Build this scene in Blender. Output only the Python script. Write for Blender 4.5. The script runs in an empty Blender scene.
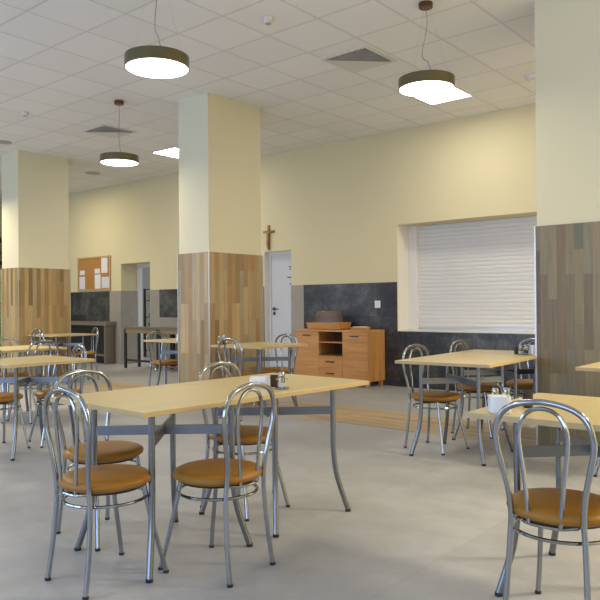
import bpy, math, random
from mathutils import Vector, Matrix
random.seed(7)
PI = math.pi
scene = bpy.context.scene
COL = scene.collection

# ------------------------------------------------------------------ materials
def new_mat(name):
    m = bpy.data.materials.new(name); m.use_nodes = True
    nt = m.node_tree
    return m, nt, nt.nodes['Principled BSDF']

def plain(name, col, rough=.5, metal=0., spec=.5, bump=0., bscale=60., var=0., vscale=3., coat=0.):
    m, nt, b = new_mat(name)
    b.inputs['Base Color'].default_value = (*col, 1)
    b.inputs['Roughness'].default_value = rough
    b.inputs['Metallic'].default_value = metal
    b.inputs['Specular IOR Level'].default_value = spec
    b.inputs['Coat Weight'].default_value = coat
    if var or bump:
        tc = nt.nodes.new('ShaderNodeTexCoord')
    if var:
        n = nt.nodes.new('ShaderNodeTexNoise'); n.inputs['Scale'].default_value = vscale; n.inputs['Detail'].default_value = 5
        nt.links.new(tc.outputs['Object'], n.inputs['Vector'])
        r = nt.nodes.new('ShaderNodeMixRGB'); r.blend_type = 'MIX'
        r.inputs[1].default_value = (*[c * (1 - var) for c in col], 1)
        r.inputs[2].default_value = (*[min(1, c * (1 + var)) for c in col], 1)
        nt.links.new(n.outputs['Fac'], r.inputs[0]); nt.links.new(r.outputs[0], b.inputs['Base Color'])
    if bump:
        n2 = nt.nodes.new('ShaderNodeTexNoise'); n2.inputs['Scale'].default_value = bscale
        nt.links.new(tc.outputs['Object'], n2.inputs['Vector'])
        bp = nt.nodes.new('ShaderNodeBump'); bp.inputs['Strength'].default_value = bump; bp.inputs['Distance'].default_value = .01
        nt.links.new(n2.outputs['Fac'], bp.inputs['Height']); nt.links.new(bp.outputs[0], b.inputs['Normal'])
    return m

def emit(name, col, s):
    m, nt, b = new_mat(name)
    b.inputs['Base Color'].default_value = (.9, .9, .9, 1)
    b.inputs['Emission Color'].default_value = (*col, 1)
    b.inputs['Emission Strength'].default_value = s
    return m

class NG:
    """tiny helper around a node tree"""
    def __init__(s, nt): s.nt = nt
    def _in(s, node, i, v):
        if v is None: return
        if isinstance(v, (int, float)): node.inputs[i].default_value = v
        else: s.nt.links.new(v, node.inputs[i])
    def m(s, op, a, b=None, c=None):
        n = s.nt.nodes.new('ShaderNodeMath'); n.operation = op
        s._in(n, 0, a); s._in(n, 1, b); s._in(n, 2, c); return n.outputs[0]
    def pos(s):
        g = s.nt.nodes.new('ShaderNodeNewGeometry'); x = s.nt.nodes.new('ShaderNodeSeparateXYZ')
        s.nt.links.new(g.outputs['Position'], x.inputs[0]); return x.outputs
    def obj(s):
        g = s.nt.nodes.new('ShaderNodeTexCoord'); x = s.nt.nodes.new('ShaderNodeSeparateXYZ')
        s.nt.links.new(g.outputs['Object'], x.inputs[0]); return x.outputs
    def xyz(s, a, b, c=0.):
        n = s.nt.nodes.new('ShaderNodeCombineXYZ'); s._in(n, 0, a); s._in(n, 1, b); s._in(n, 2, c); return n.outputs[0]
    def white(s, v):
        n = s.nt.nodes.new('ShaderNodeTexWhiteNoise'); n.noise_dimensions = '3D'; s.nt.links.new(v, n.inputs[0]); return n.outputs[0]
    def noise(s, v, scale, detail=4., rough=.55):
        n = s.nt.nodes.new('ShaderNodeTexNoise'); n.inputs['Scale'].default_value = scale
        n.inputs['Detail'].default_value = detail; n.inputs['Roughness'].default_value = rough
        s.nt.links.new(v, n.inputs['Vector']); return n.outputs['Fac']
    def ramp(s, f, stops, interp='LINEAR'):
        n = s.nt.nodes.new('ShaderNodeValToRGB'); cr = n.color_ramp; cr.interpolation = interp
        while len(cr.elements) < len(stops): cr.elements.new(.5)
        for e, (p, c) in zip(cr.elements, stops): e.position = p; e.color = (*c, 1)
        s.nt.links.new(f, n.inputs[0]); return n.outputs[0]
    def mix(s, f, a, b, mode='MIX'):
        n = s.nt.nodes.new('ShaderNodeMixRGB'); n.blend_type = mode
        s._in(n, 0, f)
        for i, v in ((1, a), (2, b)):
            if isinstance(v, tuple): n.inputs[i].default_value = (*v, 1)
            else: s.nt.links.new(v, n.inputs[i])
        return n.outputs[0]
    def bump(s, h, strength, dist, bsdf):
        n = s.nt.nodes.new('ShaderNodeBump'); n.inputs['Strength'].default_value = strength; n.inputs['Distance'].default_value = dist
        s.nt.links.new(h, n.inputs['Height']); s.nt.links.new(n.outputs[0], bsdf.inputs['Normal'])

def planks(name, pal, w, L, along, rough=.45, seam=.55, grain=.28, spec=.5):
    """boards in running bond; along = 'z' (wall cladding) or 'x' (floor boards)"""
    m, nt, b = new_mat(name); g = NG(nt); p = g.pos()
    if along == 'z': u0, v0 = g.m('SUBTRACT', p[0], p[1]), p[2]
    else: u0, v0 = p[1], p[0]
    u = g.m('DIVIDE', g.m('ADD', u0, 50.), w); c = g.m('FLOOR', u)
    off = g.m('MULTIPLY', g.m('FLOOR', g.m('MULTIPLY', g.white(g.xyz(c, 3.7)), 3.)), 1 / 3.)
    v = g.m('ADD', g.m('DIVIDE', g.m('ADD', v0, 50.), L), off); r = g.m('FLOOR', v)
    h = g.white(g.xyz(c, r, 1.3))
    col = g.ramp(h, [(i / (len(pal) - 1), q) for i, q in enumerate(pal)])
    gv = g.xyz(g.m('MULTIPLY', u0, 42.), g.m('MULTIPLY', v0, 2.2), g.m('MULTIPLY', h, 30.))
    n = g.noise(gv, 1.0, 5.)
    f = g.m('MULTIPLY_ADD', n, grain * 2, 1 - grain)
    col = g.mix(1., col, g.xyz(f, f, f), 'MULTIPLY')
    fu = g.m('FRACT', u); e = g.m('MINIMUM', fu, g.m('SUBTRACT', 1., fu))
    fv = g.m('FRACT', v); e2 = g.m('MULTIPLY', g.m('MINIMUM', fv, g.m('SUBTRACT', 1., fv)), L / w)
    edge = g.m('LESS_THAN', g.m('MINIMUM', e, e2), .022)
    col = g.mix(g.m('MULTIPLY', edge, seam), col, (.05, .04, .03))
    nt.links.new(col, b.inputs['Base Color']); b.inputs['Roughness'].default_value = rough
    b.inputs['Specular IOR Level'].default_value = spec
    return m

def wood(name, c0, c1, axis=0, rough=.4, scale=1., coat=0.):
    m, nt, b = new_mat(name); g = NG(nt); p = g.obj()
    s = [26., 26., 26.]; s[axis] = 1.6
    v = g.xyz(*[g.m('MULTIPLY', p[i], s[i] * scale) for i in range(3)])
    n = g.noise(v, 1., 6., .6)
    nt.links.new(g.ramp(n, [(.3, c0), (.7, c1)]), b.inputs['Base Color'])
    b.inputs['Roughness'].default_value = rough; b.inputs['Coat Weight'].default_value = coat
    return m

def floor_mat():
    m, nt, b = new_mat('concrete_look_floor_tiles'); g = NG(nt); p = g.pos()
    v = g.xyz(p[0], p[1], 0.)
    n1 = g.noise(v, .9, 6., .6); n2 = g.noise(v, 5., 6., .65)
    T = .9
    cx = g.m('FLOOR', g.m('DIVIDE', g.m('ADD', p[0], 50.25), T)); cy = g.m('FLOOR', g.m('DIVIDE', g.m('ADD', p[1], 50.1), T))
    h = g.white(g.xyz(cx, cy, 2.))
    f = g.m('ADD', g.m('ADD', g.m('MULTIPLY', n1, .5), g.m('MULTIPLY', n2, .42)), g.m('MULTIPLY', h, .05))
    col = g.ramp(f, [(.3, (.30, .307, .318)), (.5, (.385, .393, .408)), (.66, (.47, .48, .495))])
    fx = g.m('FRACT', g.m('DIVIDE', g.m('ADD', p[0], 50.25), T)); fy = g.m('FRACT', g.m('DIVIDE', g.m('ADD', p[1], 50.1), T))
    ex = g.m('MINIMUM', fx, g.m('SUBTRACT', 1., fx)); ey = g.m('MINIMUM', fy, g.m('SUBTRACT', 1., fy))
    edge = g.m('LESS_THAN', g.m('MINIMUM', ex, ey), .0035)
    col = g.mix(g.m('MULTIPLY', edge, .22), col, (.2, .2, .2))
    nt.links.new(col, b.inputs['Base Color'])
    nt.links.new(g.m('MULTIPLY_ADD', n2, .2, .34), b.inputs['Roughness'])
    b.inputs['Specular IOR Level'].default_value = .35
    return m

def ceiling_mat():
    m, nt, b = new_mat('suspended_ceiling_tiles'); g = NG(nt); p = g.pos()
    u = g.m('DIVIDE', g.m('ADD', p[0], 3.903 + 61.), .61); v = g.m('DIVIDE', g.m('ADD', p[1], 60. - 4.94), .6)
    fx, fy = g.m('FRACT', u), g.m('FRACT', v)
    ex = g.m('MINIMUM', fx, g.m('SUBTRACT', 1., fx)); ey = g.m('MINIMUM', fy, g.m('SUBTRACT', 1., fy))
    e = g.m('MINIMUM', ex, ey)
    edge = g.m('LESS_THAN', e, .02)
    n = g.noise(g.xyz(p[0], p[1], 0.), 90., 3.)
    h = g.white(g.xyz(g.m('FLOOR', u), g.m('FLOOR', v), 5.))
    f = g.m('ADD', g.m('MULTIPLY_ADD', n, .10, .91), g.m('MULTIPLY', h, .05))
    col = g.mix(1., (.86, .85, .835), g.xyz(f, f, f), 'MULTIPLY')
    col = g.mix(g.m('MULTIPLY', edge, .34), col, (.42, .41, .39))
    nt.links.new(col, b.inputs['Base Color']); b.inputs['Roughness'].default_value = .9
    b.inputs['Specular IOR Level'].default_value = .1
    g.bump(g.m('MINIMUM', e, .03), .5, .1, b)
    return m

def slate_mat():
    m, nt, b = new_mat('dark_slate_wall_tiles'); g = NG(nt); p = g.pos()
    v = g.xyz(p[0], p[1], p[2])
    n1 = g.noise(v, 3.2, 8., .7); n2 = g.noise(v, 16., 6., .7)
    f = g.m('MULTIPLY_ADD', n1, .7, g.m('MULTIPLY', n2, .3))
    col = g.ramp(f, [(.34, (.010, .012, .015)), (.48, (.032, .035, .040)), (.58, (.07, .072, .068)), (.72, (.16, .145, .115))])
    fz = g.m('FRACT', g.m('DIVIDE', g.m('ADD', p[2], .0), .52)); r = g.m('FLOOR', g.m('DIVIDE', p[2], .52))
    fx = g.m('FRACT', g.m('ADD', g.m('DIVIDE', g.m('ADD', p[0], 60.), 1.04), g.m('MULTIPLY', r, .5)))
    cx = g.m('FLOOR', g.m('ADD', g.m('DIVIDE', g.m('ADD', p[0], 60.), 1.04), g.m('MULTIPLY', r, .5)))
    h = g.m('MULTIPLY_ADD', g.white(g.xyz(cx, r, 9.)), 1.15, .5)
    col = g.mix(1., col, g.xyz(h, h, h), 'MULTIPLY')
    e = g.m('MINIMUM', g.m('MULTIPLY', g.m('MINIMUM', fx, g.m('SUBTRACT', 1., fx)), 2.), g.m('MINIMUM', fz, g.m('SUBTRACT', 1., fz)))
    col = g.mix(g.m('MULTIPLY', g.m('LESS_THAN', e, .008), .7), col, (.012, .012, .012))
    nt.links.new(col, b.inputs['Base Color']); b.inputs['Roughness'].default_value = .34
    g.bump(n2, .25, .02, b)
    return m

CREAM = plain('cream_wall_paint', (.74, .66, .42), .8, bump=.04, bscale=120, spec=.2)
CREAMC = plain('cream_column_paint', (.74, .69, .49), .75, bump=.04, bscale=120, spec=.2)
REVEAL = plain('white_reveal_paint', (.80, .78, .75), .7, spec=.2)
WHITE = plain('white_lacquer', (.78, .78, .77), .45)
DOORM = plain('pale_grey_door_lacquer', (.64, .655, .68), .4)
BLUEW = plain('blue_grey_wall_paint', (.42, .46, .55), .8)
GREYT = plain('grey_beige_stone_tile', (.36, .33, .28), .5, var=.12, vscale=5)
SLATE = slate_mat(); FLOOR = floor_mat(); CEIL = ceiling_mat()
CLAD = planks('mixed_plank_wall_cladding', [(0.177, 0.118, 0.053), (0.336, 0.223, 0.094), (0.523, 0.36, 0.162), (0.252, 0.203, 0.11), (0.42, 0.241, 0.094), (0.224, 0.147, 0.065), (0.485, 0.331, 0.146), (0.336, 0.284, 0.17), (0.373, 0.208, 0.073), (0.206, 0.17, 0.102)], .072, .62, 'z', .33, .2, .42, .9)
CLAD_DIM = planks('dim_lit_plank_cladding', [(0.095, 0.076, 0.034), (0.173, 0.13, 0.058), (0.264, 0.203, 0.092), (0.137, 0.122, 0.065), (0.2, 0.135, 0.051), (0.119, 0.09, 0.041), (0.246, 0.189, 0.085), (0.192, 0.171, 0.096), (0.182, 0.122, 0.048), (0.119, 0.108, 0.062)], .072, .62, 'z', .42, .2, .42, .6)  # copy of the CLAD boards; their dimmer, greyer light is painted into the palette
STRIP = planks('oak_floor_boards', [(.36, .26, .15), (.50, .38, .23), (.60, .48, .31), (.42, .31, .18), (.55, .42, .26)], .092, 1.1, 'x', .35, .3, .22)
CHROME = plain('polished_chrome_tube', (.375, .40, .43), .13, 1.)
STEEL = plain('grey_metallic_tube', (.235, .25, .27), .26, .92)
BARM = plain('blue_grey_metallic_bar', (.225, .245, .27), .33, .85)
MAPLE = wood('pale_maple_laminate', (.60, .485, .235), (.655, .53, .275), 1, .32, .5)
MEDGE = wood('maple_table_edge', (.50, .36, .17), (.56, .42, .21), 1, .4, .5)
LEATHER = plain('tan_brown_leatherette', (.33, .15, .018), .42, spec=.35, bump=.05, bscale=140, var=.18, vscale=9)
UNDER = plain('black_seat_base', (.02, .018, .016), .6)
RUBBER = plain('black_rubber', (.015, .015, .016), .6)
OAK = wood('honey_oak_veneer', (.52, .235, .07), (.70, .37, .125), 0, .42)
OAKV = wood('honey_oak_veneer_side', (.46, .21, .062), (.62, .32, .11), 2, .42)
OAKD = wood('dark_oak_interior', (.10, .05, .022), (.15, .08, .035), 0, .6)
BRONZE = plain('olive_bronze_lampshade', (.17, .145, .075), .33, .75)
COPPER = plain('brown_copper_canopy', (.16, .07, .04), .35, .7)
CABLE = plain('grey_cable', (.28, .27, .26), .5)
DIFF = emit('glowing_lamp_diffuser', (1, .94, .83), 2.6)
PANEL = emit('glowing_panel_diffuser', (1, .93, .80), 16.)
ALU = plain('brushed_aluminium', (.62, .60, .56), .35, .8)
SHUT = plain('white_shutter_slats', (.74, .735, .72), .45)
BLACK = plain('black_metal', (.03, .028, .028), .45)
DBROWN = plain('dark_brown_wood', (.05, .028, .018), .45)
GREYTOP = plain('grey_brown_worktop', (.20, .165, .125), .4, var=.1)
APRON = plain('light_wood_apron', (.32, .25, .16), .5)
DPAN = plain('dark_panel', (.02, .019, .019), .5)
CORK = plain('cork_sheet', (.44, .225, .065), .9, var=.22, vscale=40, bump=.2, bscale=150)
PINE = plain('pine_frame', (.55, .38, .17), .5)
PAPER = plain('white_paper', (.80, .78, .76), .8)
PINKP = plain('printed_paper', (.74, .70, .74), .8, var=.1, vscale=30)
CERAM = plain('white_plastic', (.82, .83, .84), .3)
BRASS = plain('bronze_brown_wood', (.34, .18, .05), .45)
GRIDM = plain('grey_vent_grille', (.40, .385, .36), .5)
VWHITE = plain('off_white_metal', (.70, .67, .62), .5)
def glass(name, col, rough, tr=1.):
    m, nt, b = new_mat(name)
    b.inputs['Base Color'].default_value = (*col, 1); b.inputs['Roughness'].default_value = rough
    b.inputs['Transmission Weight'].default_value = tr; b.inputs['IOR'].default_value = 1.3
    return m
GLASS = glass('clear_glass', (.93, .95, .95), .03)
SMOKE = plain('brownish_clear_plastic', (.32, .22, .16), .15); SMOKE.node_tree.nodes['Principled BSDF'].inputs['Alpha'].default_value = .34
SALT = plain('white_salt', (.8, .8, .78), .9)
PEPPER = plain('grey_brown_pepper', (.12, .09, .07), .9)
GREEN = plain('green_card', (.18, .42, .05), .6)

# ------------------------------------------------------------------ mesh builder
def spline(pts, n=6, closed=False):
    P = [Vector(p) for p in pts]; out = []
    N = len(P)
    rng = range(N) if closed else range(N - 1)
    for i in rng:
        if closed: p0, p1, p2, p3 = P[i - 1], P[i], P[(i + 1) % N], P[(i + 2) % N]
        else: p0, p1, p2, p3 = P[max(i - 1, 0)], P[i], P[i + 1], P[min(i + 2, N - 1)]
        for k in range(n):
            t = k / n
            out.append(.5 * ((2 * p1) + (-p0 + p2) * t + (2 * p0 - 5 * p1 + 4 * p2 - p3) * t * t + (-p0 + 3 * p1 - 3 * p2 + p3) * t ** 3))
    if not closed: out.append(P[-1])
    return out

class MB:
    def __init__(s): s.v = []; s.f = []; s.m = []; s.cur = 0
    def face(s, idx): s.f.append(tuple(idx)); s.m.append(s.cur)
    def box(s, x0, x1, y0, y1, z0, z1):
        b = len(s.v)
        s.v += [(x0, y0, z0), (x1, y0, z0), (x1, y1, z0), (x0, y1, z0), (x0, y0, z1), (x1, y0, z1), (x1, y1, z1), (x0, y1, z1)]
        for q in ((0, 3, 2, 1), (4, 5, 6, 7), (0, 1, 5, 4), (1, 2, 6, 5), (2, 3, 7, 6), (3, 0, 4, 7)): s.face([b + i for i in q])
        return s
    def prism(s, poly, z0, z1):
        b = len(s.v); n = len(poly)
        s.v += [(x, y, z0) for x, y in poly] + [(x, y, z1) for x, y in poly]
        s.face([b + i for i in reversed(range(n))]); s.face([b + n + i for i in range(n)])
        for i in range(n): j = (i + 1) % n; s.face([b + i, b + j, b + n + j, b + n + i])
        return s
    def bar(s, p, q, w, h):
        """rectangular bar from p to q, width w (horizontal), height h (vertical)"""
        p, q = Vector(p), Vector(q); d = (q - p).normalized()
        a = d.cross(Vector((0, 0, 1)))
        a = a.normalized() if a.length > 1e-4 else Vector((1, 0, 0)); u = a.cross(d).normalized()
        b = len(s.v)
        for c in (p, q):
            for i, j in ((-1, -1), (1, -1), (1, 1), (-1, 1)): s.v.append(tuple(c + a * (w / 2 * i) + u * (h / 2 * j)))
        for f in ((3, 2, 1, 0), (4, 5, 6, 7), (0, 1, 5, 4), (1, 2, 6, 5), (2, 3, 7, 6), (3, 0, 4, 7)): s.face([b + i for i in f])
        return s
    def tube(s, pts, r, seg=10, closed=False, flat=None):
        P = [Vector(p) for p in pts]; n = len(P)
        R = r if isinstance(r, (list, tuple)) else [r] * n
        T = []
        for i in range(n):
            if closed: t = P[(i + 1) % n] - P[i - 1]
            else: t = P[min(i + 1, n - 1)] - P[max(i - 1, 0)]
            T.append(t.normalized())
        a = Vector((0, 0, 1)) if abs(T[0].z) < .9 else Vector((1, 0, 0))
        N = (a - T[0] * a.dot(T[0])).normalized()
        b = len(s.v)
        for i in range(n):
            N = (N - T[i] * N.dot(T[i])).normalized(); B = T[i].cross(N)
            for k in range(seg):
                th = 2 * PI * k / seg
                s.v.append(tuple(P[i] + (N * math.cos(th) + B * math.sin(th) * (flat or 1.)) * R[i]))
        for i in range(n if closed else n - 1):
            j = (i + 1) % n
            for k in range(seg):
                l = (k + 1) % seg
                s.face([b + i * seg + k, b + i * seg + l, b + j * seg + l, b + j * seg + k])
        if not closed:
            s.face([b + k for k in reversed(range(seg))]); s.face([b + (n - 1) * seg + k for k in range(seg)])
        return s
    def lathe(s, prof, seg=24, c=(0, 0), sx=1., sy=1., power=2.):
        """prof = [(r, z)...] bottom to top; power > 2 gives a squarer outline"""
        b = len(s.v); n = len(prof)
        for r, z in prof:
            for k in range(seg):
                th = 2 * PI * k / seg; cx, sy_ = math.cos(th), math.sin(th)
                q = (abs(cx) ** power + abs(sy_) ** power) ** (-1 / power)
                s.v.append((c[0] + r * q * cx * sx, c[1] + r * q * sy_ * sy, z))
        for i in range(n - 1):
            for k in range(seg):
                l = (k + 1) % seg
                s.face([b + i * seg + k, b + i * seg + l, b + (i + 1) * seg + l, b + (i + 1) * seg + k])
        s.face([b + k for k in reversed(range(seg))]); s.face([b + (n - 1) * seg + k for k in range(seg)])
        return s
    def build(s, name, mats, parent=None, smooth=False, bevel=0., loc=None):
        me = bpy.data.meshes.new(name)
        me.from_pydata(s.v, [], s.f)
        for m in (mats if isinstance(mats, (list, tuple)) else [mats]): me.materials.append(m)
        me.polygons.foreach_set('material_index', s.m)
        me.update()
        o = bpy.data.objects.new(name, me); COL.objects.link(o)
        if smooth:
            me.polygons.foreach_set('use_smooth', [True] * len(me.polygons))
            me.set_sharp_from_angle(angle=math.radians(42))
        if bevel:
            md = o.modifiers.new('Bevel', 'BEVEL'); md.width = bevel; md.segments = 2; md.limit_method = 'ANGLE'
        if parent: o.parent = parent
        if loc: o.location = loc
        return o

def tag(o, label, cat, group=None):
    o['label'] = label; o['category'] = cat
    if group: o['group'] = group
    return o
def thing(name, label, cat, loc=(0, 0, 0), rz=0., group=None):
    o = bpy.data.objects.new(name, None); COL.objects.link(o); o.location = loc; o.rotation_euler = (0, 0, rz)
    o.empty_display_size = .1
    return tag(o, label, cat, group)
def struct(o): o['kind'] = 'structure'; return o
def dup(root, loc, rz, label, group=None, cat=None):
    r = root.copy(); COL.objects.link(r); r.location = loc; r.rotation_euler = (0, 0, rz)
    r['label'] = label
    if group: r['group'] = group
    if cat: r['category'] = cat
    for ch in list(root.children):
        c = ch.copy(); COL.objects.link(c); c.parent = r
        for gch in ch.children:
            d = gch.copy(); COL.objects.link(d); d.parent = c
    return r

# ------------------------------------------------------------------ room shell
H = 3.82; YW = 8.9034; XL = -17.3; XR = 3.2; YF = -3.6
def holed(mb, x0, x1, z0, z1, y0, y1, holes):
    xs = sorted({x0, x1, *[h[0] for h in holes], *[h[1] for h in holes]}); zs = sorted({z0, z1, *[h[2] for h in holes], *[h[3] for h in holes]})
    for a, b in zip(xs, xs[1:]):
        run = None
        for c, d in zip(zs, zs[1:]):
            cx, cz = (a + b) / 2, (c + d) / 2
            solid = not any(h[0] < cx < h[1] and h[2] < cz < h[3] for h in holes)
            if solid and run is None: run = [c, d]
            elif solid: run[1] = d
            if not solid and run: mb.box(a, b, y0, y1, *run); run = None
        if run: mb.box(a, b, y0, y1, *run)
    return mb
struct(MB().box(XL - .3, XR + .3, YF - .3, 12.2, -.12, 0).build('floor', FLOOR))
struct(MB().box(XL - .3, XR + .3, YF - .3, 12.2, H, H + .15).build('ceiling', CEIL))
HX0, HX1, HZ0, HZ1 = -5.565, -2.3, .822, 2.41           # serving hatch
PX0, PX1, PZ = -12.42, -11.44, 2.13                     # open passage
DX0, DX1, DZ = -8.27, -7.65, 2.15                       # door
holes = [(HX0, HX1, HZ0, HZ1), (PX0, PX1, -1, PZ), (DX0, DX1, -1, DZ)]
struct(holed(MB(), XL, XR, 0, H, YW, YW + .5, holes).build('wall_back', CREAM))
struct(MB().box(XL - .2, XL, YF, 12.2, 0, H).build('wall_left', CREAM))
struct(MB().box(XR, XR + .2, YF, 12.2, 0, H).build('wall_right', CREAM))
wins = [(x, x + 2.6, .75, 2.75) for x in (-16.2, -13.0, -9.8, -6.6, -3.4, -.2)]
struct(holed(MB(), XL, XR, 0, H, YF - .3, YF, wins).build('wall_front', CREAM))
for i, w in enumerate(wins):
    f = MB()
    f.box(w[0], w[0] + .06, YF - .2, YF - .12, w[2], w[3]).box(w[1] - .06, w[1], YF - .2, YF - .12, w[2], w[3])
    f.box(w[0] + .06, w[1] - .06, YF - .2, YF - .12, w[2], w[2] + .06).box(w[0] + .06, w[1] - .06, YF - .2, YF - .12, w[3] - .06, w[3])
    cx = (w[0] + w[1]) / 2
    f.box(cx - .04, cx + .04, YF - .2, YF - .12, w[2] + .06, w[3] - .06)
    struct(f.build('window_%d' % (i + 1), WHITE))
# passage room behind the opening
struct(MB().box(-15.6, -9.5, 11.6, 11.75, 0, H).build('wall_passage', BLUEW))
# reveals of hatch (white plaster liner), grey tile and slate dado
t = MB(); d = .004
t.box(HX0, HX0 + d, YW + .02, YW + .5, HZ0, HZ1).box(HX0, HX1, YW - .006, YW + .5, HZ0, HZ0 + .012)
struct(t.build('trim_1', REVEAL))
DD = 1.556; ty0, ty1 = YW - .012, YW
t = MB(); t.box(-12.82, PX0, ty0, ty1, 0, DD); t.box(PX0, PX0 + .012, YW, YW + .41, 0, DD); t.box(PX1, -11.13, ty0, ty1, 0, DD)
t.box(-11.13, -10.5, ty0, ty1, 0, 1.0); t.box(DX1, -7.373, ty0, ty1, 0, DD)
struct(t.build('trim_2', GREYT))
t = MB(); t.box(XL, -12.82, ty0, ty1, 0, DD); t.box(-11.13, -10.5, ty0, ty1, 1.0, DD); t.box(-10.5, DX0, ty0, ty1, 0, DD)
t.box(-7.373, HX0, ty0, ty1, 0, DD); t.box(HX0, HX1, ty0, ty1, 0, HZ0 - .004); t.box(HX1, XR, ty0, ty1, 0, DD)
struct(t.build('trim_3', SLATE))
struct(MB().box(-9.5, XR, 5.82, 6.74, 0, .003).build('trim_4', STRIP))
# white frame at the end of the passage reveal
t = MB(); t.box(PX0, PX0 + .07, YW + .41, YW + .5, 0, PZ - .07).box(PX1 - .07, PX1, YW + .41, YW + .5, 0, PZ - .07).box(PX0, PX1, YW + .41, YW + .5, PZ - .07, PZ)
struct(t.build('trim_5', WHITE))
# door with its frame, leaf, handle
dr = bpy.data.objects.new('door_1', None); COL.objects.link(dr); struct(dr)
f = MB(); f.box(DX0, DX0 + .008, YW - .004, YW + .0995, 0, DZ).box(DX0, DX0 + .06, YW + .1, YW + .2, 0, DZ).box(DX1 - .03, DX1, YW + .1, YW + .2, 0, DZ).box(DX0 + .06, DX1 - .03, YW + .1, YW + .2, DZ - .04, DZ)
f.build('door_frame', WHITE, dr)
MB().box(DX0 + .062, DX1 - .032, YW + .115, YW + .16, .01, DZ - .042).build('door_leaf', DOORM, dr)
h = MB()
hx = DX0 + .13
h.tube([(hx, YW + .115, 1.16), (hx, YW + .07, 1.16)], .011, 8).tube([(hx - .01, YW + .072, 1.16), (hx + .12, YW + .072, 1.155)], .010, 8)
h.box(hx - .022, hx + .022, YW + .105, YW + .117, 1.13, 1.19); h.box(hx - .022, hx + .022, YW + .105, YW + .117, 1.05, 1.11)
h.build('door_handle', BLACK, dr, True)
m_ = MB()
for z, a in ((1.87, .06), (1.83, .05), (1.69, .10), (1.575, .05)): m_.box(DX1 - .085 - a, DX1 - .085, YW + .111, YW + .1152, z, z + .018)
m_.build('door_marking', BLACK, dr)

# ------------------------------------------------------------------ columns
HP = 1.88
def column(x1, y0, label, clad):
    x0, y1 = x1 - .574, y0 + .95
    t = thing('column', label, 'column', (x0 + .287, y0 + .475, 0), 0, 'plank-clad columns')
    a, b = .287, .475
    MB().box(-a + .012, a - .012, -b + .012, b - .012, HP, H).build('plastered_shaft', CREAMC, t)
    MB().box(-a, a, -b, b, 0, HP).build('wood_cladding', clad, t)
    for sx in (-1, 1):
        for sy in (-1, 1):
            MB().box(sx * a - .007, sx * a + .007, sy * b - .007, sy * b + .007, 0, HP).build('corner_trim', ALU, t)
    return t
column(-6.269, 5.766, 'plank-clad column with a table pushed against each side', CLAD)
column(-10.90, 5.80, 'farthest plank-clad column, nearest the cork noticeboard', CLAD)
column(-1.706, 5.856, 'plank-clad column with grey-looking boards beside the roller shutter', CLAD_DIM)

# ------------------------------------------------------------------ lighting fixtures
def pendant(x, y, z0, label, wob):
    t = thing('pendant_lamp', label, 'lamp', (x, y, z0), 0, 'round pendant lamps')
    R = .24; hh = .088
    p = MB(); p.lathe([(R - .006, .012), (R - .006, 0), (R, 0), (R, hh), (R - .004, hh + .002), (.02, hh + .004)], 48)
    p.build('lamp_shade', BRONZE, t, True)
    MB().lathe([(.01, .002), (R - .008, .002), (R - .008, .010), (.01, .011)], 48).build('diffuser', DIFF, t, True)
    MB().lathe([(.055, H - z0 - .045), (.06, H - z0 - .04), (.06, H - z0 - .002)], 24).build('ceiling_canopy', COPPER, t, True)
    top = H - z0 - .045
    pts = spline([(0, 0, top), (wob * .2, 0, top * .75 + hh * .25), (-wob, wob * .4, top * .45), (wob * .3, 0, top * .2 + hh), (wob * 1.2, 0, hh + .004)], 6)
    MB().tube(pts, .0035, 6).build('power_cord', CABLE, t, True)
    for k in range(3):
        th = 2 * PI * k / 3 + .5
        MB().tube([(.03 * math.cos(th), .03 * math.sin(th), top), (.2 * math.cos(th), .2 * math.sin(th), hh + .003)], .0009, 5).build('suspension_wire', ALU, t)
    return t
pendant(-4.17, 3.325, 3.01, 'round pendant lamp hanging nearest the camera, its canopy out of view', .05)
pendant(-3.00, 5.30, 3.075, 'round pendant lamp overlapping the square ceiling panel', .05)
pendant(-7.374, 5.273, 3.035, 'smallest looking round pendant lamp, behind the others near the far wall', .02)

def led_panel(x0, y0, label):
    t = thing('ceiling_light_panel', label, 'light', (x0 + .3, y0 + .29, H), 0, 'square ceiling light panels')
    MB().box(-.275, .275, -.275, .275, -.012, -.004).build('diffuser', PANEL, t)
    f = MB(); f.box(-.3, .3, -.3, -.276, -.016, -.001).box(-.3, .3, .276, .3, -.016, -.001).box(-.3, -.276, -.276, .276, -.016, -.001).box(.276, .3, -.276, .276, -.016, -.001)
    f.build('frame', VWHITE, t)
led_panel(-4.48, 7.44, 'lit square ceiling panel partly behind a pendant lamp')
led_panel(-9.43, 7.38, 'lit square ceiling panel cut off by a column')

def vent(xc, yc, label):
    t = thing('ceiling_vent', label, 'vent', (xc, yc, H), 0, 'square ceiling vents')
    a = .29
    f = MB(); f.box(-a, a, -a, -a + .04, -.012, -.001).box(-a, a, a - .04, a, -.012, -.001).box(-a, -a + .04, -a + .04, a - .04, -.012, -.001).box(a - .04, a, -a + .04, a - .04, -.012, -.001)
    f.build('frame', VWHITE, t)
    q = a - .04
    MB().prism([(-q, -q), (q, -q), (q, q)], -.003, -.001).build('back_plate', BLACK, t)
    MB().prism([(-q, -q), (q, q), (-q, q)], -.021, -.0185).build('air_deflector', VWHITE, t)
    g = MB()
    n = 13
    for i in range(1, n):
        q = -a + .04 + (2 * a - .08) * i / n
        g.box(q - .004, q + .004, -a + .04, a - .04, -.018, -.004); g.box(-a + .04, a - .04, q - .004, q + .004, -.018, -.004)
    g.build('grille', GRIDM, t)
vent(-4.23, 6.05, 'square ceiling vent with clear grid beside the square light panel')
vent(-8.75, 6.08, 'square ceiling vent behind the farthest pendant lamp')
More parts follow.
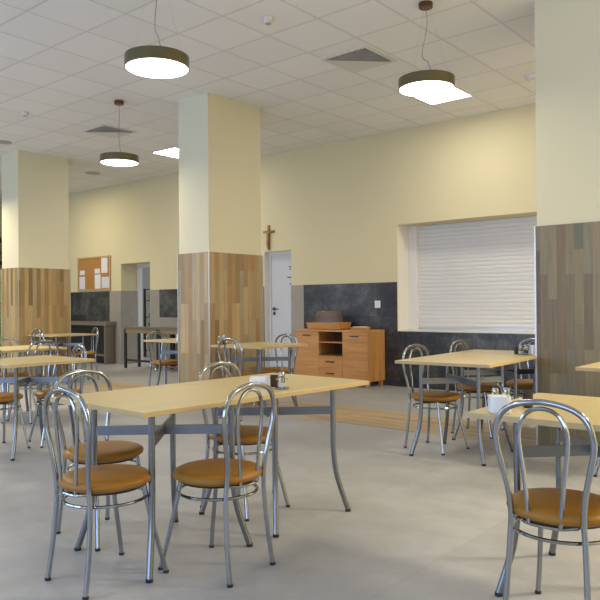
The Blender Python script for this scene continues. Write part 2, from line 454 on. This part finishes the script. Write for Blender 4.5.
def detector(x, y, label, r=.05):
    t = thing('smoke_detector', label, 'smoke detector', (x, y, H), 0, 'small ceiling detectors')
    MB().lathe([(r * .55, -.05), (r * .8, -.042), (r * .85, -.022), (r, -.02), (r, -.001)], 20).build('housing', VWHITE, t, True)
    MB().lathe([(r * .5, -.056), (r * .5, -.0505)], 16).build('sensor_ring', GRIDM, t, True)
detector(-4.235, 4.636, 'small round smoke detector above the middle column')
detector(-8.72, 4.746, 'small round smoke detector near the farthest column')
def spot(x, y, label, r):
    o = MB().lathe([(r * .8, -.014), (r, -.008), (r, -.001)], 20, (0, 0)).build('ceiling_spotlight', GRIDM, None, True, loc=(x, y, H))
    tag(o, label, 'spotlight', 'small ceiling spotlights')
spot(-10.56, 5.38, 'flat grey disc on the ceiling at the top of the farthest column', .13)
spot(-11.74, 7.78, 'flat round disc on the ceiling above the noticeboard wall', .14)
em = thing('emergency_light', 'small white emergency light on the ceiling above the roller shutter', 'light', (-3.05, 7.80, H + .0008))
MB().lathe([(.06, -.05), (.075, -.03), (.08, -.001)], 20).build('housing', VWHITE, em, True)
MB().lathe([(.03, -.056), (.035, -.0505)], 16).build('lens', CERAM, em, True)

# ------------------------------------------------------------------ chair
def make_chair():
    t = thing('bistro_chair', 'x', 'chair', (0, 0, 0), 0, 'chrome bistro chairs with round padded seats')
    ZS = .428
    s = MB(); R = .205
    s.lathe([(R - .02, ZS - .006), (R - .004, ZS + .004), (R, ZS + .016), (R - .004, ZS + .028), (R - .02, ZS + .038), (R - .06, ZS + .044), (.06, ZS + .047), (.01, ZS + .047)], 40, power=2.15)
    s.build('seat', LEATHER, t, True)
    MB().lathe([(R - .03, ZS - .018), (R - .02, ZS - .0065)], 32).build('seat_base', UNDER, t)
    half = [(-.137, -.165, .385), (-.134, -.168, .44), (-.140, -.176, .52), (-.161, -.186, .62), (-.178, -.194, .70), (-.178, -.198, .755), (-.153, -.201, .815), (-.098, -.204, .851)]
    pts = half + [(0, -.205, .866)] + [(-x, y, z) for x, y, z in reversed(half)]
    MB().tube(spline(pts, 5), .0115, 10).build('back_hoop', CHROME, t, True)
    half = [(-.058, -.186, .415), (-.062, -.187, .46), (-.073, -.190, .58), (-.088, -.194, .70), (-.087, -.197, .765), (-.058, -.200, .822)]
    pts = half + [(0, -.201, .842)] + [(-x, y, z) for x, y, z in reversed(half)]
    MB().tube(spline(pts, 5), .0085, 8).build('inner_hoop', CHROME, t, True)
    MB().tube(spline([(-.11, -.152, .417), (-.06, -.183, .412), (0, -.190, .411), (.06, -.183, .412), (.11, -.152, .417)], 5), .007, 8).build('seat_bracket', CHROME, t, True)
    ring = [(.184 * math.cos(2 * PI * k / 36), .184 * math.sin(2 * PI * k / 36), .362) for k in range(36)]
    MB().tube(ring, .0075, 8, True).build('stretcher_ring', CHROME, t, True)
    for sx in (-1, 1):
        leg = MB().tube(spline([(sx * .137, -.165, .387), (sx * .142, -.17, .28), (sx * .150, -.184, .13), (sx * .156, -.2, .012)], 4), .0115, 10).build('leg', CHROME, t, True)
        MB().lathe([(.0135, 0), (.014, .010), (.0122, .0125)], 12, (sx * .1565, -.2005)).build('rubber_foot', RUBBER, leg, True)
        leg = MB().tube(spline([(sx * .128, .118, .412), (sx * .139, .138, .30), (sx * .158, .172, .14), (sx * .177, .2, .012)], 4), .011, 10).build('leg', CHROME, t, True)
        MB().lathe([(.013, 0), (.0135, .010), (.0117, .0125)], 12, (sx * .1775, .2005)).build('rubber_foot', RUBBER, leg, True)
    return t
chair0 = make_chair(); first = [True]
ANG = dict(N=0., W=PI / 2, S=PI, E=-PI / 2)
def chair(x, y, h, label, tw=0.):
    rz = ANG[h] + tw
    if first[0]:
        first[0] = False; chair0.location = (x, y, 0); chair0.rotation_euler = (0, 0, rz); chair0['label'] = label; return chair0
    return dup(chair0, (x, y, 0), rz, label)

# ------------------------------------------------------------------ table
TT = .772
def make_table():
    t = thing('canteen_table', 'x', 'table', (0, 0, 0), 0, 'square maple-topped canteen tables')
    tp = MB(); a = .3995
    tp.box(-a, a, -a, a, TT - .024, TT)
    tp.m = [1, 0, 1, 1, 1, 1]
    tp.build('tabletop', [MAPLE, MEDGE], t, bevel=.002)
    zb = TT - .0245
    for sx in (-1, 1):
        for sy in (-1, 1):
            pts = spline([(sx * .245, sy * .245, zb), (sx * .245, sy * .245, .52), (sx * .246, sy * .246, .36), (sx * .262, sy * .262, .2), (sx * .305, sy * .305, .012)], 5)
            leg = MB().tube(pts, .0155, 12).build('leg', STEEL, t, True)
            MB().lathe([(.017, 0), (.0175, .010), (.0155, .016)], 12, (sx * .3055, sy * .3055)).build('foot_cap', RUBBER, leg, True)
    for s in (-1, 1):
        z = .60
        if s == 1: MB().bar((-.245, -.245, z), (.245, .245, z), .018, .046).build('cross_bar', BARM, t)
        else:
            MB().bar((-.245, .245, z), (-.0135, .0135, z), .018, .046).bar((.0135, -.0135, z), (.245, -.245, z), .018, .046).build('cross_bar', BARM, t)
    return t
table0 = make_table(); tfirst = [True]
def table(xr, yn, label, rz=0.):
    """xr, yn = near corner on the +X side"""
    x, y = xr - .4 * math.cos(rz) - .4 * math.sin(rz), yn + .4 * math.cos(rz) - .4 * math.sin(rz)
    if tfirst[0]:
        tfirst[0] = False; table0.location = (x, y, 0); table0.rotation_euler = (0, 0, rz); table0['label'] = label; return table0
    return dup(table0, (x, y, 0), rz, label)
table(-2.424, 1.843, 'nearest half of the long joined table, three chairs around its end', -.044)
table(-2.388, 2.644, 'half of the long joined table carrying napkins and condiment shakers', -.044)
table(-2.228, 4.83, 'pale square table under the roller shutter, nearer half of the pair', .05)
table(-2.270, 5.632, 'pale square table half hidden behind the column by the shutter', .05)
table(-.545, 2.68, 'pale square table in front of the nearest chair, white holder on its corner')
table(-.87, 5.0, 'pale table corner poking out in front of the grey-looking plank column')
table(-5.26, 2.70, 'nearest of the tables in the group cut by the picture edge')
table(-7.05, 3.53, 'middle table of the three rows cut by the picture edge')
table(-10.08, 5.93, 'farthest table, standing before the column near the noticeboard')
table(-5.165, 5.50, 'table between the middle column and the sideboard')
table(-6.862, 5.84, 'table half hidden behind the middle column near the passage')

chair(-2.728, 1.865, 'N', 'chair at the short end of the long table, its back to the camera', -.03)
chair(-3.24, 2.205, 'E', 'chair tucked in behind the corner of the nearest table end')
chair(-2.412, 2.265, 'W', 'chair pulled up to the near long side of the joined table', .1)
chair(-2.99, 3.02, 'E', 'chair on the far long side of the joined table, behind the napkins')
chair(-2.925, 5.265, 'E', 'chair nearest the sideboard at the table under the shutter', -.12)
chair(-2.935, 6.12, 'E', 'second chair along the shutter-side table, only its hoop and seat edge showing')
chair(-2.66, 6.62, 'S', 'chair at the table end beside the grey-looking plank column')
chair(-.955, 2.70, 'N', 'biggest chair, in the foreground with its legs cut off by the picture edge')
chair(-5.39, 5.45, 'N', 'chair with its back to the camera at the table beside the middle column')
chair(-5.62, 6.24, 'S', 'chair in front of the white door at the sideboard-side table')
chair(-7.66, 6.23, 'E', 'lone chair beside the passage at the table behind the middle column')
chair(-7.08, 3.93, 'W', 'chair facing the farther of the two cut-off tables, hoop above their tops', .05)
chair(-7.69, 4.03, 'E', 'chair whose hoop shows against the farthest column edge, behind the middle table')
chair(-5.77, 3.44, 'S', 'chair at the far end of the nearest cut-off table', -.22)
chair(-5.91, 2.95, 'E', 'chair whose tan seat shows under the nearest cut-off table')
chair(-10.1, 5.88, 'N', 'small distant chair with its back against the farthest table')
chair(-10.33, 6.64, 'S', 'distant chair seen edge-on before the dark counter', -.3)

# ------------------------------------------------------------------ table-top things
def make_napkin_holder(w, dpt, hh):
    def f(name_loc, rz, label):
        t = thing('napkin_holder', label, 'napkin holder', name_loc, rz, 'white napkin holders')
        prof = [(.88, 0), (.97, .004), (1., hh * .3), (.98, hh * .85), (.95, hh), (.86, hh), (.84, hh * .72), (.1, hh * .70)]
        MB().lathe([(r * .5, z) for r, z in prof], 40, sx=w, sy=dpt, power=5).build('body', CERAM, t, True)
        n = MB()
        n.box(-w * .36, w * .36, -dpt * .36, dpt * .36, hh * .72 + .001, hh * .97)
        o = n.build('napkin_stack', PAPER, None, bevel=.003, loc=name_loc); o.rotation_euler = (0, 0, rz)
        tag(o, 'white napkins stacked in the holder ' + label.split(' napkin holder ')[1], 'napkins', 'white napkin stacks')
        return t
    return f
def cruet(loc, rz, label, where, sc=1.):
    t = thing('cruet_stand', label, 'cruet stand', loc, rz, 'wire cruet stands')
    MB().lathe([(.034 * sc, 0), (.036 * sc, .004), (.033 * sc, .009), (.01, .010)], 24, sx=1.25).build('base', CHROME, t, True)
    z = .092 * sc
    MB().tube(spline([(0, 0, .010), (0, 0, z * .8), (-.012, 0, z * .95), (-.006, 0, z * 1.12), (.010, 0, z * 1.10), (.008, 0, z * .9)], 5), .0022, 6).build('handle', CHROME, t, True)
    rg = [(.042 * sc * math.cos(2 * PI * k / 24), .028 * sc * math.sin(2 * PI * k / 24), .045 * sc) for k in range(24)]
    MB().tube(rg, .0018, 6, True).build('wire_rail', CHROME, t, True)
    for sx, kind, fill in ((-1, 'salt', SALT), (1, 'pepper', PEPPER)):
        s = thing(kind + '_shaker', f'glass {kind} shaker with a metal cap in the cruet stand {where}', 'shaker',
                  (loc[0] + sx * .021 * sc * math.cos(rz), loc[1] + sx * .021 * sc * math.sin(rz), loc[2] + .0101), 0, kind + ' shakers')
        r = .0165 * sc
        MB().lathe([(r * .9, 0), (r, .003), (r, .040 * sc), (r * .8, .052 * sc)], 18).build('glass_body', GLASS, s, True)
        MB().lathe([(r * .8, .004), (r * .86, .006), (r * .86, .022 * sc), (.002, .0225 * sc)], 14).build(kind, fill, s, True)
        MB().lathe([(r * .86, .052 * sc + .0002), (r * .9, .06 * sc), (r * .7, .068 * sc), (.003, .07 * sc)], 18).build('cap', CHROME, s, True)
    return t
def cup(loc, label):
    t = thing('toothpick_cup', label, 'cup', loc, 0, 'dark brown cups')
    MB().lathe([(.019, 0), (.021, .004), (.023, .06), (.0235, .064), (.020, .064), (.018, .012), (.002, .011)], 24).build('cup_body', DBROWN, t, True)
Z0 = TT + .0006
make_napkin_holder(.115, .095, .055)((-2.655, 2.815, Z0), .6, 'white napkin holder on the long joined table')
cup((-2.61, 2.885, Z0), 'dark brown cup behind the napkin holder on the long table')
cruet((-2.505, 2.83, Z0), 2.29, 'wire cruet stand with loop handle beside the napkin holder on the long table', 'on the long table', 1.15)
make_napkin_holder(.088, .085, .070)((-1.226, 2.745, Z0), .6, 'white napkin holder on the corner of the table before the foreground chair')
cruet((-1.272, 2.862, Z0), .7, 'wire cruet stand behind the white holder, by the foreground chair', 'behind the foreground chair', 1.12)
cup((-1.19, 2.955, Z0), 'dark brown cup right above the foreground chair hoop')
cruet((-2.42, 5.92, Z0), .7, 'wire cruet stand on the table against the grey-looking plank column edge', 'by the grey-looking plank column', 1.15)
make_napkin_holder(.11, .10, .085)((-2.33, 5.99, Z0), .6, 'white napkin holder half hidden by the grey-looking plank column')
cup((-2.50, 5.97, Z0), 'dark brown cup on the table under the shutter')
cruet((-10.93, 6.08, Z0), .7, 'wire cruet stand on the farthest table', 'on the farthest table', 1.3)
cruet((-5.90, 5.62, Z0), .7, 'wire cruet stand on the table touching the middle column', 'by the middle column', 1.4)
make_napkin_holder(.11, .10, .085)((-7.02, 5.96, Z0), .6, 'white napkin holder on the table beside the passage')

# ------------------------------------------------------------------ sideboard
SX0, SX1, SY0, SY1, SZ = -7.19, -5.775, 8.45, 8.87, .842
sb = thing('sideboard', 'honey oak sideboard with two doors and open middle shelves by the slate wall', 'cabinet', ((SX0 + SX1) / 2, (SY0 + SY1) / 2, 0))
w, dd = (SX1 - SX0) / 2, (SY1 - SY0) / 2
MB().box(-w, w, -dd, dd, SZ - .03, SZ).build('top', OAK, sb, bevel=.002)
z0, z1 = .085, SZ - .0305
m1, m2 = -w + .475, -w + .475 + .455
b = MB(); b.box(-w, -w + .022, -dd + .002, dd, z0, z1).box(w - .022, w, -dd + .002, dd, z0, z1).box(-w + .022, w - .022, -dd + .02, dd, z0, z0 + .022)
b.box(m1 - .02, m1, -dd + .02, dd, z0 + .022, z1).box(m2, m2 + .02, -dd + .02, dd, z0 + .022, z1)
b.build('carcass', OAKV, sb)
b = MB(); b.box(-w + .022, w - .022, dd - .012, dd - .001, z0 + .022, z1).box(m1 + .0003, m2 - .0003, -dd + .02, dd - .0125, .445, .457); b.build('back_panel', OAKD, sb)
MB().box(m1 + .0005, m2 - .0005, -dd + .02, dd - .0125, .640, .656).build('shelf', OAK, sb)
def handle(parent, xc, z):
    h = MB(); h.box(xc - .075, xc + .075, -dd - .030, -dd - .021, z - .008, z + .008)
    h.box(xc - .07, xc - .06, -dd - .0209, -dd - .001, z - .005, z + .005).box(xc + .06, xc + .07, -dd - .0209, -dd - .001, z - .005, z + .005)
    h.build('handle', BLACK, parent)
for a, c in ((-w + .024, m1 - .003), (m2 + .003, w - .024)):
    dr_ = MB().box(a, c, -dd, -dd + .0185, z0 + .003, z1 - .003).build('cabinet_door', OAK, sb, bevel=.001)
    handle(dr_, (a + c) / 2, z1 - .06)
for za, zc in ((.088, .262), (.266, .442)):
    dw = MB().box(m1 + .002, m2 - .002, -dd, -dd + .0185, za, zc).build('drawer', OAK, sb, bevel=.001)
    handle(dw, (m1 + m2) / 2, zc - .085)
for sx in (-1, 1):
    for sy in (-1, 1):
        cx, cy = sx * (w - .05), sy * (dd - .04)
        MB().box(cx - .025, cx + .025, cy - .025, cy + .025, 0, z0 - .0005).build('foot', OAKV, sb)
# bread tray with dome
bt = thing('bread_tray', 'flared wooden bread tray under a clear cover on the sideboard', 'tray', (-6.66, 8.64, SZ + .0006))
f = MB()
f.lathe([(.42, 0), (.46, .01), (.505, .108), (.49, .108), (.445, .022), (.05, .020)], 40, sx=.70, sy=.36, power=8)
f.build('tray_body', OAK, bt, True)
f = MB(); f.lathe([(.40, .110), (.40, .115), (.395, .20), (.355, .262), (.30, .285), (.02, .288)], 40, sx=.56, sy=.32, power=4)
f.build('clear_cover', SMOKE, bt, True)
for i, (x, y) in enumerate(((-.13, -.03), (-.04, .04), (.05, -.03), (.13, .04))):
    o = MB().lathe([(.012, -.03), (.045, -.02), (.055, 0), (.045, .025), (.012, .036)], 16, sx=1.3, sy=.8).build('bread_roll', plain('bread_crust_%d' % i, (.36, .17, .06), .7), None, True, loc=(-6.66 + x, 8.64 + y, SZ + .0545))
    tag(o, 'brown bread roll dimly seen under the clear cover of the tray', 'bread', 'bread rolls under the clear cover')
st = thing('wooden_tray', 'small shallow wooden tray on the sideboard beside the bread tray', 'tray', (-6.03, 8.60, SZ + .0006))
MB().lathe([(.42, 0), (.5, .042), (.48, .042), (.41, .008), (.05, .007)], 32, sx=.30, sy=.2, power=6).build('tray_body', OAK, st, True)
o = MB().box(-.10, .11, -.06, .06, .010, .050).build('napkin_stack', PAPER, None, bevel=.004, loc=(-6.03, 8.60, SZ)); tag(o, 'white paper stack lying in the small wooden tray', 'napkins')

# ------------------------------------------------------------------ roller shutter in the hatch
rs = thing('roller_shutter', 'closed white roller shutter filling the serving hatch', 'shutter', (HX0, YW, 0))
yy = .38
MB().box(.006, .135, yy - .05, yy + .03, HZ0 + .0125, HZ1 - .001).build('guide_rail', REVEAL, rs)
s = MB(); zb, zt = HZ0 + .055, HZ1 - .002; n = 26; prof = []
for i in range(n):
    p0 = zb + (zt - zb) * i / n; hgt = (zt - zb) / n
    for k, dy in ((0., .008), (.10, .002), (.3, -.001), (.55, -.002), (.8, -.001), (.93, .002)): prof.append((yy + dy, p0 + hgt * k))
prof.append((yy + .008, zt))
b0 = len(s.v)
x0_, x1_ = .1355, HX1 - HX0 - .002
for y, z in prof: s.v += [(x0_, y, z), (x1_, y, z)]
for i in range(len(prof) - 1): s.face([b0 + 2 * i, b0 + 2 * i + 1, b0 + 2 * i + 3, b0 + 2 * i + 2])
nb = len(s.v); s.v += [(x0_, yy + .025, zb), (x1_, yy + .025, zb), (x1_, yy + .025, zt), (x0_, yy + .025, zt)]; s.face([nb + 3, nb + 2, nb + 1, nb])
s.build('slat_curtain', SHUT, rs)
MB().box(.1355, x1_, yy - .012, yy + .018, HZ0 + .016, HZ0 + .054).build('bottom_bar', ALU, rs)

# ------------------------------------------------------------------ wall things
sw = thing('light_switch', 'white light switch on the slate wall above the sideboard', 'switch', (-5.908, ty0 - .0005, 1.225))
MB().box(-.05, .05, -.010, 0, -.055, .055).build('plate', CERAM, sw, bevel=.003)
MB().box(-.032, .032, -.014, -.0103, -.036, .036).build('rocker', WHITE, sw, bevel=.001)
cb = thing('cork_noticeboard', 'wood-framed cork noticeboard with pinned papers', 'noticeboard', (-13.40, YW - .001, 1.955))
bw, bh = .625, .375
MB().box(-bw + .03, bw - .03, -.016, -.001, -bh + .03, bh - .03).build('cork_panel', CORK, cb)
f = MB(); f.box(-bw, bw, -.028, -.001, bh - .032, bh).box(-bw, bw, -.028, -.001, -bh, -bh + .032).box(-bw, -bw + .031, -.028, -.001, -bh + .032, bh - .032).box(bw - .031, bw, -.028, -.001, -bh + .032, bh - .032)
f.build('frame', PINE, cb)
def paper(x0, x1, z0, z1, label, m=PAPER):
    o = MB().box(-(x1 - x0) / 2, (x1 - x0) / 2, -.003, 0, -(z1 - z0) / 2, (z1 - z0) / 2).build('paper_notice', m, None, loc=((x0 + x1) / 2, YW - .0180, (z0 + z1) / 2))
    tag(o, label, 'paper', 'papers on the noticeboard')
paper(-13.11, -12.88, 1.96, 2.29, 'white sheet in the upper corner of the cork noticeboard')
paper(-13.36, -13.14, 1.62, 1.93, 'tall white sheet at the bottom middle of the noticeboard')
paper(-13.10, -12.82, 1.63, 1.87, 'wider pale printed sheet low on the noticeboard', PINKP)
paper(-13.96, -13.74, 1.62, 1.90, 'tall pale sheet low on the noticeboard side farthest from the passage', PINKP)
paper(-13.94, -13.75, 1.94, 2.04, 'small slip pinned above the tall pale sheet')
paper(-13.36, -13.16, 1.955, 2.06, 'small slip pinned above the middle white sheet')
# crucifix
cr = thing('crucifix', 'brown wooden crucifix on the cream wall above the door', 'crucifix', (-8.145, YW + .0008, 2.18))
MB().box(-.022, .022, -.022, -.001, 0, .43).box(-.125, -.0225, -.022, -.001, .295, .335).box(.0225, .125, -.022, -.001, .295, .335).build('cross', BRASS, cr)
fg = MB()
fg.tube(spline([(0, -.045, .30), (0, -.05, .24), (.008, -.05, .19), (.0, -.055, .13), (-.006, -.045, .06), (0, -.035, .02)], 4), [.016] * 4 + [.022] * 4 + [.02] * 4 + [.016] * 4 + [.011] * 4 + [.008], 10)
fg.tube(spline([(-.105, -.03, .325), (-.05, -.04, .30), (0, -.046, .285), (.05, -.04, .30), (.105, -.03, .325)], 4), .0075, 8)
fg.lathe([(.004, .298), (.014, .306), (.017, .322), (.013, .338), (.003, .344)], 12, (.004, -.05))
fg.build('figure', plain('light_carved_wood', (.50, .29, .09), .45), cr, True)['label'] = 'pale carved figure'
sn = MB().box(-.03, .03, -.03, 0, -.03, .03).build('wall_sensor', VWHITE, None, bevel=.005, loc=(-10.53, YW - .0005, 2.385)); tag(sn, 'tiny white sensor on the cream wall beside the middle column', 'sensor')

# ------------------------------------------------------------------ counters by the far wall
ct = thing('wall_counter', 'dark counter under the noticeboard with a grey-brown top', 'counter', (-13.45, 8.75, 0))
MB().box(-1.25, .88, -.125, .125, .82, .905).build('worktop', GREYTOP, ct, bevel=.003)
MB().box(.78, .83, -.11, .12, 0, .819).build('side_panel', GREYTOP, ct)
MB().box(-1.24, -1.16, -.11, .12, 0, .819).build('side_panel', GREYTOP, ct)
MB().box(-1.159, .779, .08, .12, .02, .819).build('back_panel', DPAN, ct)
MB().box(-1.159, .779, -.10, .079, .17, .20).build('shelf', GREYTOP, ct)
def serving_table(x0, x1, label):
    t = thing('serving_table', label, 'table', ((x0 + x1) / 2, 8.56, 0), 0, 'dark-legged serving tables by the passage')
    w = (x1 - x0) / 2
    MB().box(-w, w, -.19, .19, .775, .815).build('tabletop', GREYTOP, t, bevel=.002)
    MB().box(-w + .045, w - .045, -.178, -.16, .70, .7745).build('apron', APRON, t)
    for sx in (-1, 1):
        for sy in (-1, 1):
            cx, cy = sx * (w - .022), sy * .165
            MB().box(cx - .022, cx + .022, cy - .022, cy + .022, 0, .7745).build('leg', BLACK, t)
    MB().box(-w + .045, w - .045, -.17, -.14, .14, .18).build('rail', BLACK, t)
serving_table(-11.60, -10.54, 'dark-legged serving table standing across the passage opening')
serving_table(-10.53, -9.47, 'dark-legged serving table half hidden behind the middle column')
# rack seen through the passage
rk = thing('storage_rack', 'tall dark storage rack seen through the passage', 'rack', (-13.35, 10.75, 0))
for sx in (-1, 1):
    for sy in (-1, 1): MB().box(sx * .42 - .02, sx * .42 + .02, sy * .2 - .02, sy * .2 + .02, 0, 1.65).build('post', BLACK, rk)
for z in (.15, .55, .95, 1.35, 1.62): MB().box(-.399, .399, -.219, .219, z, z + .02).build('shelf', DPAN, rk)
for i, (x, z, c, wd, hh) in enumerate(((-.28, 1.371, (.42, .40, .40), .2, .16), (-.25, .971, (.30, .06, .06), .22, .09), (-.27, .571, (.05, .07, .06), .22, .25), (-.05, 1.371, (.25, .24, .24), .18, .2), (.0, .971, (.06, .06, .07), .2, .22), (-.26, .171, (.28, .28, .27), .2, .2))):
    o = MB().box(-wd / 2, wd / 2, -.12, .12, 0, hh).build('storage_box', plain('storage_box_%d' % i, c, .6), None, bevel=.004, loc=(-13.35 + x, 10.75, z))
    tag(o, ['pale grey box on the upper rack shelf beyond the passage', 'dark red box on the middle rack shelf beyond the passage', 'dark green box on the rack below the red box', 'grey box beside the pale box on the rack', 'black box beside the red box on the rack', 'light grey box on the lowest rack shelf'][i], 'box', 'boxes on the storage rack')
# tall shelf at the picture edge, behind the farthest column
sh = thing('display_shelf', 'tall shelf unit with green contents just visible past the farthest column', 'shelf', (-16.62, 8.2, 0))
for sy in (-1, 1): MB().box(-.5, .5, sy * .55 - .02, sy * .55 + .02, 0, 2.9).build('side_panel', REVEAL, sh)
for z in (.3, .8, 1.3, 1.8, 2.3, 2.86): MB().box(-.5, .5, -.529, .529, z, z + .03).build('shelf', DBROWN, sh)
for i, z in enumerate((.331, .831, 1.331, 1.831)):
    o = MB().box(-.3, .3, -.3, .3, 0, .3).build('green_crate', GREEN, None, bevel=.01, loc=(-16.55, 8.15, z))
    tag(o, ['green crate on the lowest level of the tall shelf unit', 'green crate one level above the lowest in the tall shelf', 'green crate at chest height in the tall shelf', 'green crate highest in the tall shelf unit'][i], 'crate', 'green crates in the tall shelf')

# ------------------------------------------------------------------ lights
def area(name, loc, rot, sx, sy, power, col):
    l = bpy.data.lights.new(name, 'AREA'); l.shape = 'RECTANGLE'; l.size = sx; l.size_y = sy; l.energy = power; l.color = col
    o = bpy.data.objects.new(name, l); COL.objects.link(o); o.location = loc; o.rotation_euler = rot
    return o
DAY = (.60, .95, 1.78)
for i, w in enumerate(wins):
    area('window_daylight', ((w[0] + w[1]) / 2, YF - .32, (w[2] + w[3]) / 2), (PI / 2, 0, 0), 2.5, 1.95, 27.5, DAY)
WARM = (1, .86, .60)
for (x, y, e) in ((1.6, 5.3, 160), (1.4, .6, 6), (-11.75, 5.1, 14), (-13.1, 7.3, 27), (.7, 7.7, 80), (-8.9, 3.2, 70), (-3.6, .2, 12), (-8, .2, 12), (-13, 2.5, 40)):  # added fill without fixtures; some continue the pendant and panel rows out of view
    area('overhead_fill', (x, y, 3.05 if y < 7 else 3.79), (0, 0, 0), .5, .5, e, WARM)
for (x, y, z) in ((-4.17, 3.325, 3.0), (-3.00, 5.30, 3.07), (-7.374, 5.273, 3.03)):
    area('pendant_glow', (x, y, z), (0, 0, 0), .45, .45, 4, WARM)
area('passage_fill', (-12.6, 10.6, 3.7), (0, 0, 0), .6, .6, 30, (1, .95, .9))  # added fill for the room behind the opening, no fixture
wd = bpy.data.worlds.new('World'); scene.world = wd; wd.use_nodes = True
wd.node_tree.nodes['Background'].inputs[0].default_value = (.72, .85, 1, 1); wd.node_tree.nodes['Background'].inputs[1].default_value = 1.0

# ------------------------------------------------------------------ camera
cam = bpy.data.cameras.new('camera'); co = bpy.data.objects.new('camera', cam); COL.objects.link(co); scene.camera = co
cam.sensor_width = 36; cam.sensor_fit = 'HORIZONTAL'; cam.lens = 696.4872 / 600 * 36; cam.clip_start = .05; cam.clip_end = 100
th, pit, rol = .6976, .007, -.0084
s, c = math.sin(th), math.cos(th)
right = Vector((c, s, 0)); fwd0 = Vector((-s, c, 0)); up0 = Vector((0, 0, 1))
fwd = fwd0 * math.cos(pit) + up0 * math.sin(pit); up = up0 * math.cos(pit) - fwd0 * math.sin(pit)
R2 = right * math.cos(rol) + up * math.sin(rol); U2 = up * math.cos(rol) - right * math.sin(rol)
M = Matrix((R2, U2, -fwd)).transposed().to_4x4(); M.translation = Vector((0, 0, 1.2262))
co.matrix_world = M

vs = scene.view_settings
scene.display_settings.display_device = 'sRGB'
vs.view_transform = 'Standard'; vs.look = 'None'; vs.gamma = 1.; vs.exposure = .68; vs.use_curve_mapping = False
